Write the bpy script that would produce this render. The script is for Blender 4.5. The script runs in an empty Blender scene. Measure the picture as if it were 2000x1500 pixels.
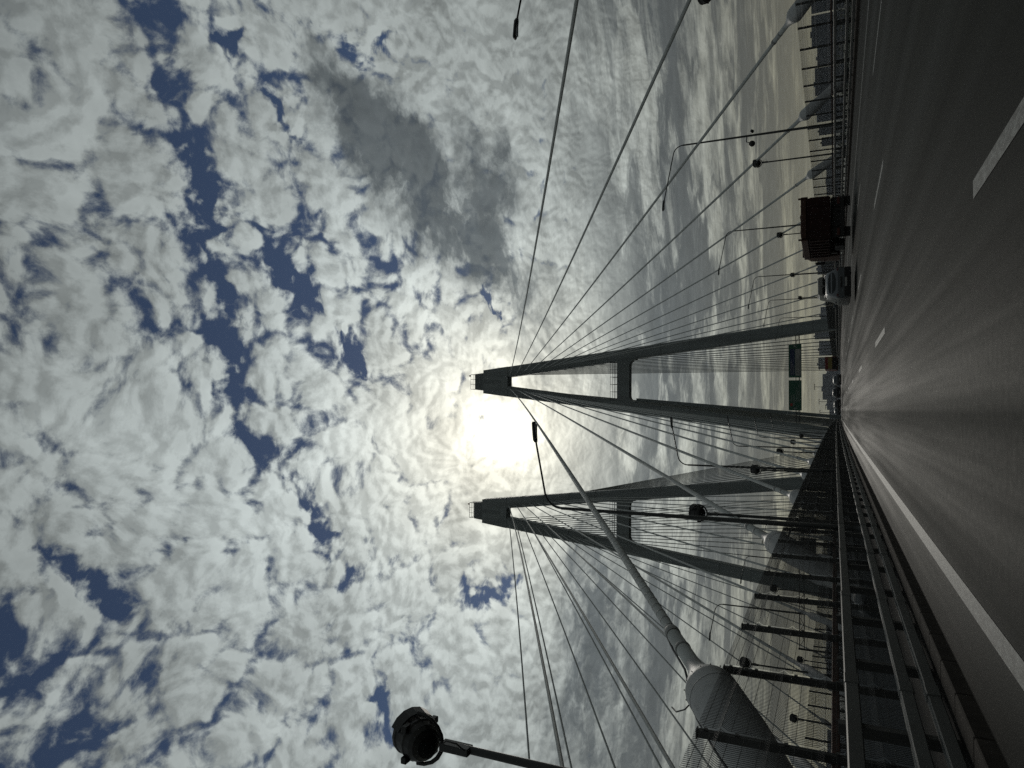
import bpy, math, random
from mathutils import Vector, Matrix
random.seed(7)
R = math.radians
C = bpy.context.scene.collection
sc = bpy.context.scene

# ------------------------------------------------------------------ camera, sky, sun, exposure
EYE = 1.18
HAZE = 0.00003
PITCH, YAW, ROLL, FPX = R(24.347), R(2.121), R(-0.4), 1387.0
Fw = Vector((math.sin(YAW)*math.cos(PITCH), math.cos(YAW)*math.cos(PITCH), math.sin(PITCH)))
Rt0 = Vector((math.cos(YAW), -math.sin(YAW), 0)); Up0 = Rt0.cross(Fw)
Rt = Rt0*math.cos(ROLL) + Up0*math.sin(ROLL); Up = -Rt0*math.sin(ROLL) + Up0*math.cos(ROLL)
cam = bpy.data.objects.new('camera', bpy.data.cameras.new('camera')); C.objects.link(cam)
cam.data.sensor_width = 36.0; cam.data.lens = FPX/2000*36.0
cam.data.clip_start = 0.1; cam.data.clip_end = 60000
mx = Matrix.Identity(4)
for i in range(3):                      # the photograph is held on its side: picture right is down
    mx[i][0] = -Up[i]; mx[i][1] = Rt[i]; mx[i][2] = -Fw[i]
mx[0][3], mx[1][3], mx[2][3] = 0, 0, EYE
cam.matrix_world = mx
sc.camera = cam

SUN_EL, SUN_AZ = R(25.1), R(-2.2)
SUN = Vector((math.sin(SUN_AZ)*math.cos(SUN_EL), math.cos(SUN_AZ)*math.cos(SUN_EL), math.sin(SUN_EL)))
sl = bpy.data.lights.new('sun', 'SUN'); sl.energy = 0.7; sl.angle = R(10.0); sl.color = (1.0, 0.95, 0.86)
so = bpy.data.objects.new('sun', sl); C.objects.link(so)
so.rotation_euler = (-SUN).to_track_quat('-Z', 'Y').to_euler()
so.location = (0, 0, 300)

sc.view_settings.view_transform = 'Standard'; sc.view_settings.look = 'None'
sc.view_settings.exposure = 0.0; sc.view_settings.gamma = 1.0; sc.view_settings.use_curve_mapping = False
sc.render.engine = 'CYCLES'
sc.cycles.use_denoising = False
sc.cycles.sample_clamp_direct = 2.0; sc.cycles.sample_clamp_indirect = 1.0
sc.cycles.max_bounces = 6; sc.cycles.diffuse_bounces = 3; sc.cycles.glossy_bounces = 3
sc.cycles.volume_bounces = 1; sc.cycles.caustics_reflective = False; sc.cycles.caustics_refractive = False


# ---- little expression language over shader nodes
class V:
    def __init__(s, nt, sock): s.nt, s.s = nt, sock
    def _m(s, op, *a, clamp=False):
        n = s.nt.nodes.new('ShaderNodeMath'); n.operation = op; n.use_clamp = clamp
        for i, x in enumerate((s,)+a):
            if isinstance(x, V): s.nt.links.new(x.s, n.inputs[i])
            else: n.inputs[i].default_value = x
        return V(s.nt, n.outputs[0])
    def __add__(s, o): return s._m('ADD', o)
    __radd__ = __add__
    def __sub__(s, o): return s._m('SUBTRACT', o)
    def __rsub__(s, o): return (s*-1.0)+o
    def __mul__(s, o): return s._m('MULTIPLY', o)
    __rmul__ = __mul__
    def __truediv__(s, o): return s._m('DIVIDE', o)
    def pw(s, o): return s._m('POWER', o)
    def sqrt(s): return s._m('SQRT')
    def exp(s): return s._m('EXPONENT')
    def mx(s, o): return s._m('MAXIMUM', o)
    def mn(s, o): return s._m('MINIMUM', o)
    def clamp(s): return s._m('ADD', 0.0, clamp=True)
    def step(s, lo, hi, a=0.0, b=1.0):
        n = s.nt.nodes.new('ShaderNodeMapRange'); n.interpolation_type = 'SMOOTHSTEP'
        s.nt.links.new(s.s, n.inputs[0])
        for i, x in enumerate((lo, hi, a, b)): n.inputs[i+1].default_value = x
        return V(s.nt, n.outputs[0])
def xyz(nt, v):
    n = nt.nodes.new('ShaderNodeSeparateXYZ'); nt.links.new(v, n.inputs[0])
    return [V(nt, o) for o in n.outputs]
def comb(nt, x, y, z=0.0):
    n = nt.nodes.new('ShaderNodeCombineXYZ')
    for i, a in enumerate((x, y, z)):
        if isinstance(a, V): nt.links.new(a.s, n.inputs[i])
        else: n.inputs[i].default_value = a
    return n.outputs[0]
def vmath(nt, op, a, b=None, scale=None):
    n = nt.nodes.new('ShaderNodeVectorMath'); n.operation = op
    for i, x in enumerate((a, b)):
        if x is None: continue
        if isinstance(x, (tuple, list, Vector)): n.inputs[i].default_value = tuple(x)
        else: nt.links.new(x, n.inputs[i])
    if scale is not None:
        if isinstance(scale, V): nt.links.new(scale.s, n.inputs['Scale'])
        else: n.inputs['Scale'].default_value = scale
    return n.outputs['Value'] if op in ('DOT_PRODUCT', 'LENGTH', 'DISTANCE') else n.outputs['Vector']
def noise(nt, vec, scale, detail=4, rough=0.5, dim='2D', color=False, dist=0.0):
    n = nt.nodes.new('ShaderNodeTexNoise'); n.noise_dimensions = dim
    if vec is not None: nt.links.new(vec, n.inputs['Vector'])
    n.inputs['Scale'].default_value = scale; n.inputs['Detail'].default_value = detail
    n.inputs['Roughness'].default_value = rough; n.inputs['Distortion'].default_value = dist
    return n.outputs['Color'] if color else V(nt, n.outputs[0])
def voro(nt, vec, scale, smooth=0.4, feature='SMOOTH_F1', detail=0.0, rough=.5):
    n = nt.nodes.new('ShaderNodeTexVoronoi'); n.voronoi_dimensions = '2D'; n.feature = feature
    nt.links.new(vec, n.inputs['Vector']); n.inputs['Scale'].default_value = scale
    if feature == 'SMOOTH_F1': n.inputs['Smoothness'].default_value = smooth
    n.inputs['Detail'].default_value = detail; n.inputs['Roughness'].default_value = rough; n.normalize = detail > 0
    return V(nt, n.outputs['Distance'])
def mixc(nt, fac, a, b):
    n = nt.nodes.new('ShaderNodeMix'); n.data_type = 'RGBA'
    for i, x in ((0, fac), (6, a), (7, b)):
        if isinstance(x, V): nt.links.new(x.s, n.inputs[i])
        elif isinstance(x, tuple): n.inputs[i].default_value = x + ((1.0,) if len(x) == 3 else ())
        elif isinstance(x, (int, float)): n.inputs[i].default_value = x
        else: nt.links.new(x, n.inputs[i])
    return n.outputs[2]

# ---- cloud deck: a density field on a flat layer overhead (units: cloud heights)
GAPS = [  # openings in the altocumulus: (x0,y0,x1,y1,width)
    (.80, .73, .61, .79, .040), (.61, .79, .395, .895, .036), (.395, .895, .14, .94, .020), (.14, .94, -.02, .985, .030),
    (-.02, .985, -.12, 1.12, .034), (-.12, 1.12, -.27, 1.25, .026), (-.27, 1.25, -.385, 1.32, .030),
    (.30, 1.06, .22, 1.18, .028), (.60, 1.06, .54, 1.14, .022), (.92, 1.45, .80, 1.26, .028), (.70, .98, .66, .93, .02),
    (-.33, .58, -.47, .69, .055), (-.20, .65, -.32, .77, .020), (-.69, 1.43, -.79, 1.50, .034),
    (-.55, 1.9, -.62, 2.3, .04), (.16, 1.30, .11, 1.36, .02), (.36, 2.0, .30, 2.1, .02)]
def density_group():
    g = bpy.data.node_groups.new('cloud_density', 'ShaderNodeTree')
    g.interface.new_socket('P', in_out='INPUT', socket_type='NodeSocketVector')
    for n in ('Density', 'Gap', 'Fine'): g.interface.new_socket(n, in_out='OUTPUT', socket_type='NodeSocketFloat')
    gi = g.nodes.new('NodeGroupInput'); go = g.nodes.new('NodeGroupOutput')
    P = gi.outputs[0]
    def warp(p, scale, amt, det=3):
        c = noise(g, p, scale, det, .55, color=True)
        return vmath(g, 'ADD', p, vmath(g, 'SCALE', vmath(g, 'SUBTRACT', c, (.5, .5, .5)), scale=amt))
    # cloud elements grow with distance: the deck turns from small puffs overhead into broad rolls far off
    qx, qy, _ = xyz(g, P)
    grow = ((qx*qx+qy*qy)*(1/2.6)+1.0)._m('POWER', -.40)
    Q = vmath(g, 'SCALE', P, scale=grow)
    W1 = warp(Q, 3.4, .10, 3)
    W2 = warp(W1, 13.0, .030, 6)
    e1 = voro(g, W2, 9.0, feature='DISTANCE_TO_EDGE').step(.0, .30)
    e2 = voro(g, W2, 20.0, feature='DISTANCE_TO_EDGE').step(.0, .30)
    e3 = voro(g, W2, 41.0, feature='DISTANCE_TO_EDGE').step(.0, .35)
    fb = noise(g, W1, 12.0, 14, .70)
    big = noise(g, Q, 1.7, 4, .5)
    WG = warp(warp(P, 5.0, .14, 3), 20.0, .085, 9)
    gx, gy, _ = xyz(g, WG)
    gap = None
    for x0, y0, x1, y1, w in GAPS:
        dx, dy = x1-x0, y1-y0; L2 = dx*dx+dy*dy
        t = ((gx-x0)*(dx/L2) + (gy-y0)*(dy/L2)).clamp()
        ex = gx-x0-t*dx; ey = gy-y0-t*dy
        e = ((ex*ex+ey*ey)*(-.9/(w*w))).exp()
        gap = e if gap is None else gap.mx(e)
    D = e1*.36 + e2*.24 + e3*.13 + fb*1.45 + big*.85 - gap*.57 + (qx*qx+qy*qy).sqrt().step(1.2, 3.4)*.46
    for v, o in zip((D, gap, fb), go.inputs): g.links.new(v.s, o)
    return g
DG = density_group()

w = bpy.data.worlds.new('World'); sc.world = w; w.use_nodes = True
nt = w.node_tree; nt.nodes.clear()
out = nt.nodes.new('ShaderNodeOutputWorld'); bg = nt.nodes.new('ShaderNodeBackground')
nt.links.new(bg.outputs[0], out.inputs[0])
SKY_STRENGTH = 0.05
ALPHA, THICK, RIM = (.92, 1.44), (1.35, 2.0), .9
bg.inputs['Strength'].default_value = SKY_STRENGTH
sky = nt.nodes.new('ShaderNodeTexSky'); sky.sky_type = 'NISHITA'; sky.sun_disc = False
sky.sun_elevation = SUN_EL; sky.sun_rotation = SUN_AZ
sky.altitude = 2500; sky.air_density = 1.0; sky.dust_density = 0.4; sky.ozone_density = 3.0
tc = nt.nodes.new('ShaderNodeTexCoord')
D3 = vmath(nt, 'NORMALIZE', tc.outputs['Generated'])
dx, dy, dz = xyz(nt, D3)
zz = dz.mx(0.0); zz = (zz*zz+.0012).sqrt()
px, py = dx/zz, dy/zz
P = comb(nt, px, py)
cosang = V(nt, vmath(nt, 'DOT_PRODUCT', D3, SUN))
ang = cosang.mn(.99999)._m('ARCCOSINE')*(180/math.pi)           # degrees from the sun
g1 = nt.nodes.new('ShaderNodeGroup'); g1.node_tree = DG; nt.links.new(P, g1.inputs[0])
Ps = (SUN.x/SUN.z, SUN.y/SUN.z, 0)
toward = vmath(nt, 'NORMALIZE', vmath(nt, 'SUBTRACT', Ps, P))
P2 = vmath(nt, 'ADD', P, vmath(nt, 'SCALE', toward, scale=.022))
g2 = nt.nodes.new('ShaderNodeGroup'); g2.node_tree = DG; nt.links.new(P2, g2.inputs[0])
den, gap = V(nt, g1.outputs[0]), V(nt, g1.outputs[1]); den2 = V(nt, g2.outputs[0])
fine = V(nt, g1.outputs[2])
alpha = den.step(*ALPHA)
thick = den.step(*THICK)
rim = ((den-den2)*RIM).mx(-.22).mn(.22)                         # the flank that faces the sun is brighter
# light through the layer: forward scattering round the sun
phase = (ang*(-1/21.0)).exp()*.70 + (ang*(-1/9.0)).exp()*.10 + .145
veil = (den-1.5)*1.5+1.0
core = ((ang*ang*(-1/(1.35*1.35))).exp()*5.0 + (ang*(-1/2.2)).exp()*.75)*veil.mx(.35).mn(1.5)
mott = noise(nt, P, 3.4, 7, .6).step(.30, .70)
lum = phase*(1.29 - thick*.10 - (1.0-mott)*.36 + rim + (fine-.5)*.55) + core
warm = (ang*ang*(-1/110.0)).exp()
lowsky = (dz.mx(0.0)*(-1/.13)).exp()
ccol = mixc(nt, warm, (.905, 1.0, .985), (1.0, .968, .82))
ccol = mixc(nt, lowsky, ccol, (1.0, .935, .63))
lum = lum*(1.0-lowsky*.30)
cloud = vmath(nt, 'SCALE', ccol, scale=lum*(1/SKY_STRENGTH))
# lower, darker rolls of cloud under the white deck
rad = (px*px+py*py).sqrt()
QL = vmath(nt, 'SCALE', P, scale=(rad*rad*(1/9.0)+1.0).pw(-.30))
wn = vmath(nt, 'SUBTRACT', noise(nt, QL, 2.6, 6, .6, color=True), (.5, .5, .5))
WL = vmath(nt, 'ADD', P, vmath(nt, 'SCALE', wn, scale=rad*.30))
lx, ly, _ = xyz(nt, WL)
BL = [(.70, 1.26, .08, .14, 1.3), (.64, 1.42, .11, .17, 1.8), (.55, 1.64, .12, .22, 1.7), (.50, 1.98, .15, .26, 1.2), (.80, 1.98, .18, .28, 1.0), (.34, 2.4, .32, .35, .8), (-1.0, 3.1, .55, .5, 1.25), (-1.9, 4.1, .9, .8, 1.4), (-1.3, 2.6, .25, .3, .5),
      (.55, .50, .35, .16, .50), (.0, .42, .7, .14, .40)]
low = None
for bx, by, sx, sy, a in BL:
    ex = (lx-bx)*(1/sx); ey = (ly-by)*(1/sy)
    e = ((ex*ex+ey*ey)*-1.0).exp()*a
    low = e if low is None else low+e
far = rad.step(2.0, 4.6)
# broad rolls far off: laid out by bearing and logarithmic range, so they flatten into streaks
lr = rad.mx(.2)._m('LOGARITHM', math.e)
QF = comb(nt, px/rad.mx(.01)*3.2, lr*3.6)
wf = vmath(nt, 'SCALE', vmath(nt, 'SUBTRACT', noise(nt, QF, 1.6, 5, .6, color=True), (.5, .5, .5)), scale=.75)
QF = vmath(nt, 'ADD', QF, wf)
n1 = noise(nt, QF, 1.25, 9, .60)
n2 = noise(nt, QF, 4.6, 7, .62)
roll = n1*.72 + n2*.28
farden = roll.step(.36, .55)
low = low*(noise(nt, vmath(nt, 'ADD', QL, vmath(nt, 'SCALE', wn, scale=.25)), 7.0, 10, .66)*2.2-.12)
lowa = (low.step(.12, 1.35)*.88).mx(farden*far*.90)
greyc = vmath(nt, 'SCALE', mixc(nt, lowsky, (.82, .98, 1.08), (1.0, .98, .86)), scale=(phase*.13+.040+core*.3)*(1.30-n2*.6)*(1/SKY_STRENGTH))
# thin haze low down at the horizon
hz = (dz.mx(0.0)*(-1/.042)).exp()*.85
hzc = tuple(c/SKY_STRENGTH for c in (.225, .212, .142))
skyc = mixc(nt, alpha, vmath(nt, 'MULTIPLY', sky.outputs[0], (.80, .71, .66)), cloud)
skyc = mixc(nt, lowa, skyc, greyc)
skyc = mixc(nt, hz, skyc, hzc)
nt.links.new(skyc, bg.inputs['Color'])
w.cycles.sampling_method = 'MANUAL'; w.cycles.sample_map_resolution = 512

# ------------------------------------------------------------------ materials
def mat(name, col, rough=.6, metal=0.0, spec=.5, var=.15, scale=3.0, bump=0.0, bscale=60.0, stretch=None, col2=None, fac2=(.5, .7), emit=None):
    m = bpy.data.materials.new(name); m.use_nodes = True
    t = m.node_tree; b = t.nodes['Principled BSDF']
    tcn = t.nodes.new('ShaderNodeTexCoord'); src = tcn.outputs['Object']
    if stretch:
        mp = t.nodes.new('ShaderNodeMapping'); mp.inputs['Scale'].default_value = stretch
        t.links.new(src, mp.inputs[0]); src = mp.outputs[0]
    n = noise(t, src, scale, 6, .6, dim='3D')
    lo = tuple(c*(1-var) for c in col); hi = tuple(min(1, c*(1+var)) for c in col)
    cc = mixc(t, n.step(.3, .7), lo, hi)
    if col2: cc = mixc(t, noise(t, src, scale*2.3, 8, .65, dim='3D').step(*fac2), cc, col2)
    t.links.new(cc, b.inputs['Base Color'])
    b.inputs['Roughness'].default_value = rough; b.inputs['Metallic'].default_value = metal
    b.inputs['Specular IOR Level'].default_value = spec
    if bump:
        bn = t.nodes.new('ShaderNodeBump'); bn.inputs['Strength'].default_value = bump; bn.inputs['Distance'].default_value = .01
        t.links.new(noise(t, src, bscale, 4, .6, dim='3D').s, bn.inputs['Height']); t.links.new(bn.outputs[0], b.inputs['Normal'])
    if emit: b.inputs['Emission Color'].default_value = emit[0]+(1,); b.inputs['Emission Strength'].default_value = emit[1]
    return m
def asphalt():
    m = bpy.data.materials.new('asphalt'); m.use_nodes = True
    t = m.node_tree; b = t.nodes['Principled BSDF']
    tcn = t.nodes.new('ShaderNodeTexCoord'); src = tcn.outputs['Object']
    x, y, z = xyz(t, src)
    fine = noise(t, src, 90.0, 3, .7, dim='3D')
    mid = noise(t, src, 9.0, 5, .6, dim='3D')
    longi = noise(t, comb(t, x, y*.018, 0.0), 3.2, 6, .6)           # wear drawn out along the lanes
    patch = noise(t, comb(t, x*.5, y*.05, 0.0), .8, 4, .5)
    f = (longi-.5)*1.5 + (mid-.5)*1.1 + (fine-.5)*3.0 + (patch-.5)*1.5 + .5
    crk = voro(t, vmath(t, 'ADD', comb(t, x*.30, y*.09), vmath(t, 'SCALE', noise(t, src, 1.3, 5, .6, dim='3D', color=True), scale=.10)), 1.0, feature='DISTANCE_TO_EDGE').step(.0, .0075)
    f = f + (crk-1.0)*.45
    track = ((x-.1)*(2*math.pi/1.87))._m('COSINE')*.15                # wheel tracks, two per lane
    seam = ((x-2.2)*(x-2.2)*(-1/.10)).exp()*-.5 + ((x+1.45)*(x+1.45)*(-1/.06)).exp()*-.4
    f = f + track + (seam*noise(t, comb(t, x*1.5, y*.12, 0.0), 2.0, 5, .6)*1.6)
    c = mixc(t, f.clamp(), (.0065, .0072, .0064), (.026, .0275, .025))
    t.links.new(c, b.inputs['Base Color'])
    broad = noise(t, comb(t, x, y*.010, 7.0), .95, 4, .55)
    rg = (broad-.5)*.52 + (longi-.5)*.12 + (patch-.5)*.3 + (mid-.5)*.15 + .62
    t.links.new(rg.mx(.5).mn(.95).s, b.inputs['Roughness'])
    b.inputs['Specular IOR Level'].default_value = .028
    bn = t.nodes.new('ShaderNodeBump'); bn.inputs['Strength'].default_value = .55; bn.inputs['Distance'].default_value = .006
    t.links.new((fine*.7+noise(t, src, 35.0, 3, .6, dim='3D')*.6).s, bn.inputs['Height']); t.links.new(bn.outputs[0], b.inputs['Normal'])
    return m
def paint_mark():
    m = bpy.data.materials.new('road_paint'); m.use_nodes = True
    t = m.node_tree; b = t.nodes['Principled BSDF']
    src = t.nodes.new('ShaderNodeTexCoord').outputs['Object']
    x, y, z = xyz(t, src)
    wear = noise(t, comb(t, x*2.2, y*.7, z), 9.0, 8, .72, dim='3D')
    c = mixc(t, wear.step(.34, .60), (.165, .172, .165), (.035, .037, .035))
    t.links.new(c, b.inputs['Base Color']); b.inputs['Roughness'].default_value = .62
    bn = t.nodes.new('ShaderNodeBump'); bn.inputs['Strength'].default_value = .4; bn.inputs['Distance'].default_value = .004
    t.links.new(noise(t, src, 80.0, 3, .7, dim='3D').s, bn.inputs['Height']); t.links.new(bn.outputs[0], b.inputs['Normal'])
    return m
M = dict(
    asphalt=asphalt(), paint=paint_mark(),
    concrete=mat('concrete', (.16, .15, .14), .85, var=.3, scale=2.5, bump=.3, col2=(.07, .06, .055), fac2=(.5, .75)),
    walk=mat('walkway_asphalt', (.020, .019, .018), .9, spec=.08, var=.3, scale=4, bump=.4),
    kerb=mat('kerb_stone', (.040, .035, .031), .9, spec=.1, var=.3, scale=3, bump=.3, col2=(.03, .026, .023)),
    pylon=mat('pylon_steel', (.19, .215, .22), .55, var=.16, scale=.5, stretch=(1, 1, .10), col2=(.145, .16, .165), fac2=(.5, .75)),
    pylon_in=mat('pylon_dark', (.14, .16, .165), .6, var=.1, scale=.3),
    deck=mat('deck_steel', (.10, .11, .12), .6, var=.15, scale=.3),
    zinc=mat('galvanised_rail', (.052, .056, .055), .58, .05, var=.25, scale=1.4, stretch=(1, .35, 1), col2=(.026, .027, .026), fac2=(.55, .8)),
    zinc_dark=mat('galvanised_post', (.045, .047, .047), .6, .2, var=.25, scale=3),
    fence=mat('fence_steel', (.035, .038, .038), .55, .0, var=.2, scale=4),
    wire=mat('fence_wire', (.022, .024, .024), .6, .0, var=.1),
    brown=mat('brown_rail', (.085, .035, .024), .7, var=.3, scale=3, col2=(.04, .02, .016)),
    cable=mat('cable_sheath', (.34, .36, .355), .6, spec=.3, var=.14, scale=1.2, col2=(.22, .23, .225), fac2=(.55, .8)),
    band=mat('cable_band', (.16, .165, .16), .5, var=.2),
    socket=mat('anchor_steel', (.27, .28, .285), .55, .05, var=.16, scale=1.1, stretch=(1, 1, .5), col2=(.15, .15, .145), fac2=(.5, .78)),
    black=mat('black_plastic', (.012, .013, .014), .5, var=.2),
    lamp=mat('lamp_metal', (.045, .05, .052), .45, .3, var=.15, scale=2),
    glass=mat('dark_glass', (.006, .010, .011), .12, var=.1, spec=.25),
    lens=mat('lamp_glass', (.30, .32, .33), .15, var=.1),
    green=mat('sign_green', (.012, .085, .050), .45, var=.08, scale=1),
    blue=mat('sign_blue', (.010, .022, .075), .45, var=.08, scale=1),
    white=mat('sign_white', (.28, .28, .27), .5, var=.06, scale=1),
    signback=mat('sign_back', (.12, .125, .13), .6, var=.1),
    red=mat('sign_red', (.35, .02, .02), .5, var=.08),
    maroon=mat('truck_maroon', (.027, .0105, .009), .8, spec=.2, var=.35, scale=2.5, col2=(.022, .013, .011), fac2=(.45, .7)),
    rust=mat('truck_top', (.062, .034, .027), .8, spec=.2, var=.35, scale=3, col2=(.06, .035, .03)),
    chassis=mat('chassis', (.015, .015, .015), .8, var=.3, scale=5),
    tyre=mat('tyre', (.016, .016, .016), .85, var=.2, scale=8),
    rim=mat('wheel_rim', (.22, .22, .22), .35, .7, var=.1),
    silver=mat('car_silver', (.085, .097, .108), .4, .1, var=.06, scale=2),
    vanw=mat('van_white', (.22, .22, .215), .4, var=.06, scale=2),
    dark=mat('car_dark', (.02, .024, .03), .25, var=.1),
    graphite=mat('car_graphite', (.10, .11, .12), .28, .3, var=.1),
    redp=mat('lorry_red', (.14, .018, .014), .5, var=.12, scale=2),
    yellow=mat('lorry_yellow', (.20, .16, .045), .5, var=.12, scale=2),
    tail=mat('tail_lamp', (.05, .006, .005), .3, var=.1),
    plate=mat('number_plate', (.30, .30, .29), .5, var=.1),
    load=mat('load_soil', (.06, .045, .035), .95, var=.4, scale=6, bump=.5),
    facade=mat('facade_haze_mid', (.085, .10, .135), .85, var=.1, scale=.06),  # facade colours carry the blue of distance haze in the paint
    facade2=mat('facade_haze_pale', (.105, .115, .135), .85, var=.1, scale=.06),
    facade3=mat('facade_haze_dark', (.06, .073, .10), .85, var=.1, scale=.06),
    win=mat('far_window', (.05, .06, .075), .2, var=.2),
    ground=mat('ground', (.06, .065, .04), .95, var=.4, scale=.004, col2=(.09, .085, .07)),
    water=mat('water', (.03, .045, .055), .08, var=.1, scale=.01, bump=.3, bscale=.2),
    foliage=mat('foliage', (.045, .055, .028), .9, var=.4, scale=.05),
)

# ------------------------------------------------------------------ mesh helpers
def zc(y):                                            # gentle vertical curve of both decks
    return -(y*y)/62000.0 if y > 0 else -(y*y)/90000.0
class MB:
    def __init__(s): s.v, s.f, s.sm = [], [], []
    def add(s, vs, fs, smooth=False):
        o = len(s.v); s.v += [tuple(p) for p in vs]
        for f in fs: s.f.append(tuple(i+o for i in f)); s.sm.append(smooth)
        return s
    def box(s, x0, x1, y0, y1, z0, z1):
        vs = [(x, y, z) for z in (z0, z1) for y in (y0, y1) for x in (x0, x1)]
        return s.add(vs, [(0, 2, 3, 1), (4, 5, 7, 6), (0, 1, 5, 4), (1, 3, 7, 5), (3, 2, 6, 7), (2, 0, 4, 6)])
    def bbox(s, x0, x1, y0, y1, z0, z1, b=.02):       # box with chamfered edges
        def ring(z, i): 
            return [(x0+i+b, y0+i, z), (x1-i-b, y0+i, z), (x1-i, y0+i+b, z), (x1-i, y1-i-b, z), (x1-i-b, y1-i, z), (x0+i+b, y1-i, z), (x0+i, y1-i-b, z), (x0+i, y0+i+b, z)]
        return s.loft([ring(z0, b), ring(z0+b, 0), ring(z1-b, 0), ring(z1, b)])
    def loft(s, rings, caps=True, smooth=False, closed=True):
        n = len(rings[0]); vs = [p for r in rings for p in r]; fs = []
        for k in range(len(rings)-1):
            for i in range(n if closed else n-1):
                j = (i+1) % n
                fs.append((k*n+i, k*n+j, (k+1)*n+j, (k+1)*n+i))
        s.add(vs, fs, smooth)
        if caps and closed:
            s.add(rings[0], [tuple(reversed(range(n)))]); s.add(rings[-1], [tuple(range(n))])
        return s
    def tube(s, pts, r, n=8, smooth=True, caps=True):
        pts = [Vector(p) for p in pts]; rs = r if isinstance(r, (list, tuple)) else [r]*len(pts)
        rings = []
        t0 = (pts[1]-pts[0]).normalized(); a = t0.orthogonal().normalized()
        for i, p in enumerate(pts):
            t = (pts[min(i+1, len(pts)-1)]-pts[max(i-1, 0)]).normalized()
            a = (a-t*a.dot(t)).normalized(); b = t.cross(a)
            rings.append([p+(a*math.cos(q)+b*math.sin(q))*rs[i] for q in [2*math.pi*k/n for k in range(n)]])
        return s.loft(rings, caps, smooth)
    def lathe(s, p0, d, prof, n=16, smooth=True):
        p0 = Vector(p0); d = Vector(d).normalized()
        return s.tube2([(p0+d*t, r) for t, r in prof], d, n, smooth)
    def tube2(s, pr, d, n, smooth=True):
        a = Vector((1, 0, 0)); a = (a-d*a.dot(d)).normalized(); b = d.cross(a)
        rings = [[p+(a*math.cos(2*math.pi*k/n)+b*math.sin(2*math.pi*k/n))*r for k in range(n)] for p, r in pr]
        return s.loft(rings, True, smooth)
    def mesh(s, name, m):
        me = bpy.data.meshes.new(name); me.from_pydata(s.v, [], s.f); me.polygons.foreach_set('use_smooth', s.sm)
        me.materials.append(m); me.update(); return me
    def build(s, name, m, parent=None, loc=None):
        return link(name, s.mesh(name, m), parent, loc)
def link(name, me, parent=None, loc=None, rot=None):
    o = bpy.data.objects.new(name, me); C.objects.link(o)
    if parent: o.parent = parent
    if loc: o.location = loc
    if rot: o.rotation_euler = rot
    return o
def tag(o, label=None, cat=None, group=None, kind=None):
    for k, v in (('label', label), ('category', cat), ('group', group), ('kind', kind)):
        if v: o[k] = v
    return o
def thing(name, label, cat, loc=(0, 0, 0), group=None, rz=0.0):
    o = bpy.data.objects.new(name, None); C.objects.link(o); o.location = loc; o.rotation_euler = (0, 0, rz)
    o.empty_display_size = .2
    return tag(o, label, cat, group)
def copy_tree(o, parent=None, loc=None, label=None):
    c = o.copy(); C.objects.link(c)
    if parent: c.parent = parent
    if loc is not None: c.location = loc
    if label: c['label'] = label
    for ch in list(o.children): copy_tree(ch, c)
    return c
ORD = ['nearest', 'second', 'third', 'fourth', 'fifth', 'sixth', 'seventh', 'eighth', 'ninth', 'tenth', 'eleventh', 'twelfth', 'thirteenth', 'fourteenth', 'fifteenth', 'sixteenth']

# ------------------------------------------------------------------ ground, river, decks
DX = -40.2                                            # offset of the neighbouring bridge
CX = 8.1                                              # centre line of this bridge
def sheet(name, x0, x1, z, m, ys, parent=None, dz=0.0, side=None):
    b = MB(); vs = []; fs = []
    for y in ys: vs += [(x0, y, zc(y)+z), (x1, y, zc(y)+z)]
    for k in range(len(ys)-1): fs.append((2*k, 2*k+1, 2*k+3, 2*k+2))
    b.add(vs, fs); return b.build(name, m, parent)
def strip(name, prof, m, ys, parent=None):            # a closed section swept along the deck
    b = MB(); b.loft([[(x, y, zc(y)+z) for x, z in prof] for y in ys]); return b.build(name, m, parent)
b = MB(); b.add([(-9000, -2000, -36), (9000, -2000, -36), (9000, 9000, -36), (-9000, 9000, -36)], [(0, 1, 2, 3)])
tag(b.build('ground', M['ground']), kind='structure')
b = MB(); b.add([(-6000, -160, -35.9), (6000, -260, -35.9), (6000, 190, -35.9), (-6000, 300, -35.9)], [(0, 1, 2, 3)])
tag(b.build('river', M['water']), kind='structure')
YS = [-60+20*i for i in range(62)]
YF = [-12+4*i for i in range(88)]
road = sheet('road', -2.68, 18.1, 0.0, M['asphalt'], YS); tag(road, kind='structure')
# lane markings, slightly proud of the asphalt
def dash(x, y0, y1, wd=.15):
    b = MB(); ys = [y0, y1]
    b.add([(x-wd/2, y0, zc(y0)+.004), (x+wd/2, y0, zc(y0)+.004), (x+wd/2, y1, zc(y1)+.004), (x-wd/2, y1, zc(y1)+.004)], [(0, 1, 2, 3)])
    return b.build('lane_dash', M['paint'], road)
for x in (2.03, 6.3, 10.5):
    for k in range(-1, 16):
        dash(x, 3.85+16.2*k, 7.6+16.2*k+(.7 if k else 0), .17)
for x in (-1.81, 14.0):
    sheet('edge_line', x-.1, x+.1, .004, M['paint'], [-20+15*i for i in range(30)], road)
def walk(x0, x1, dxx, nm):
    o = strip(nm, [(x0+dxx, -.1), (x1+dxx, -.1), (x1+dxx, .13), (x0+dxx, .13)], M['walk'], YS); tag(o, kind='structure'); return o
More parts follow.
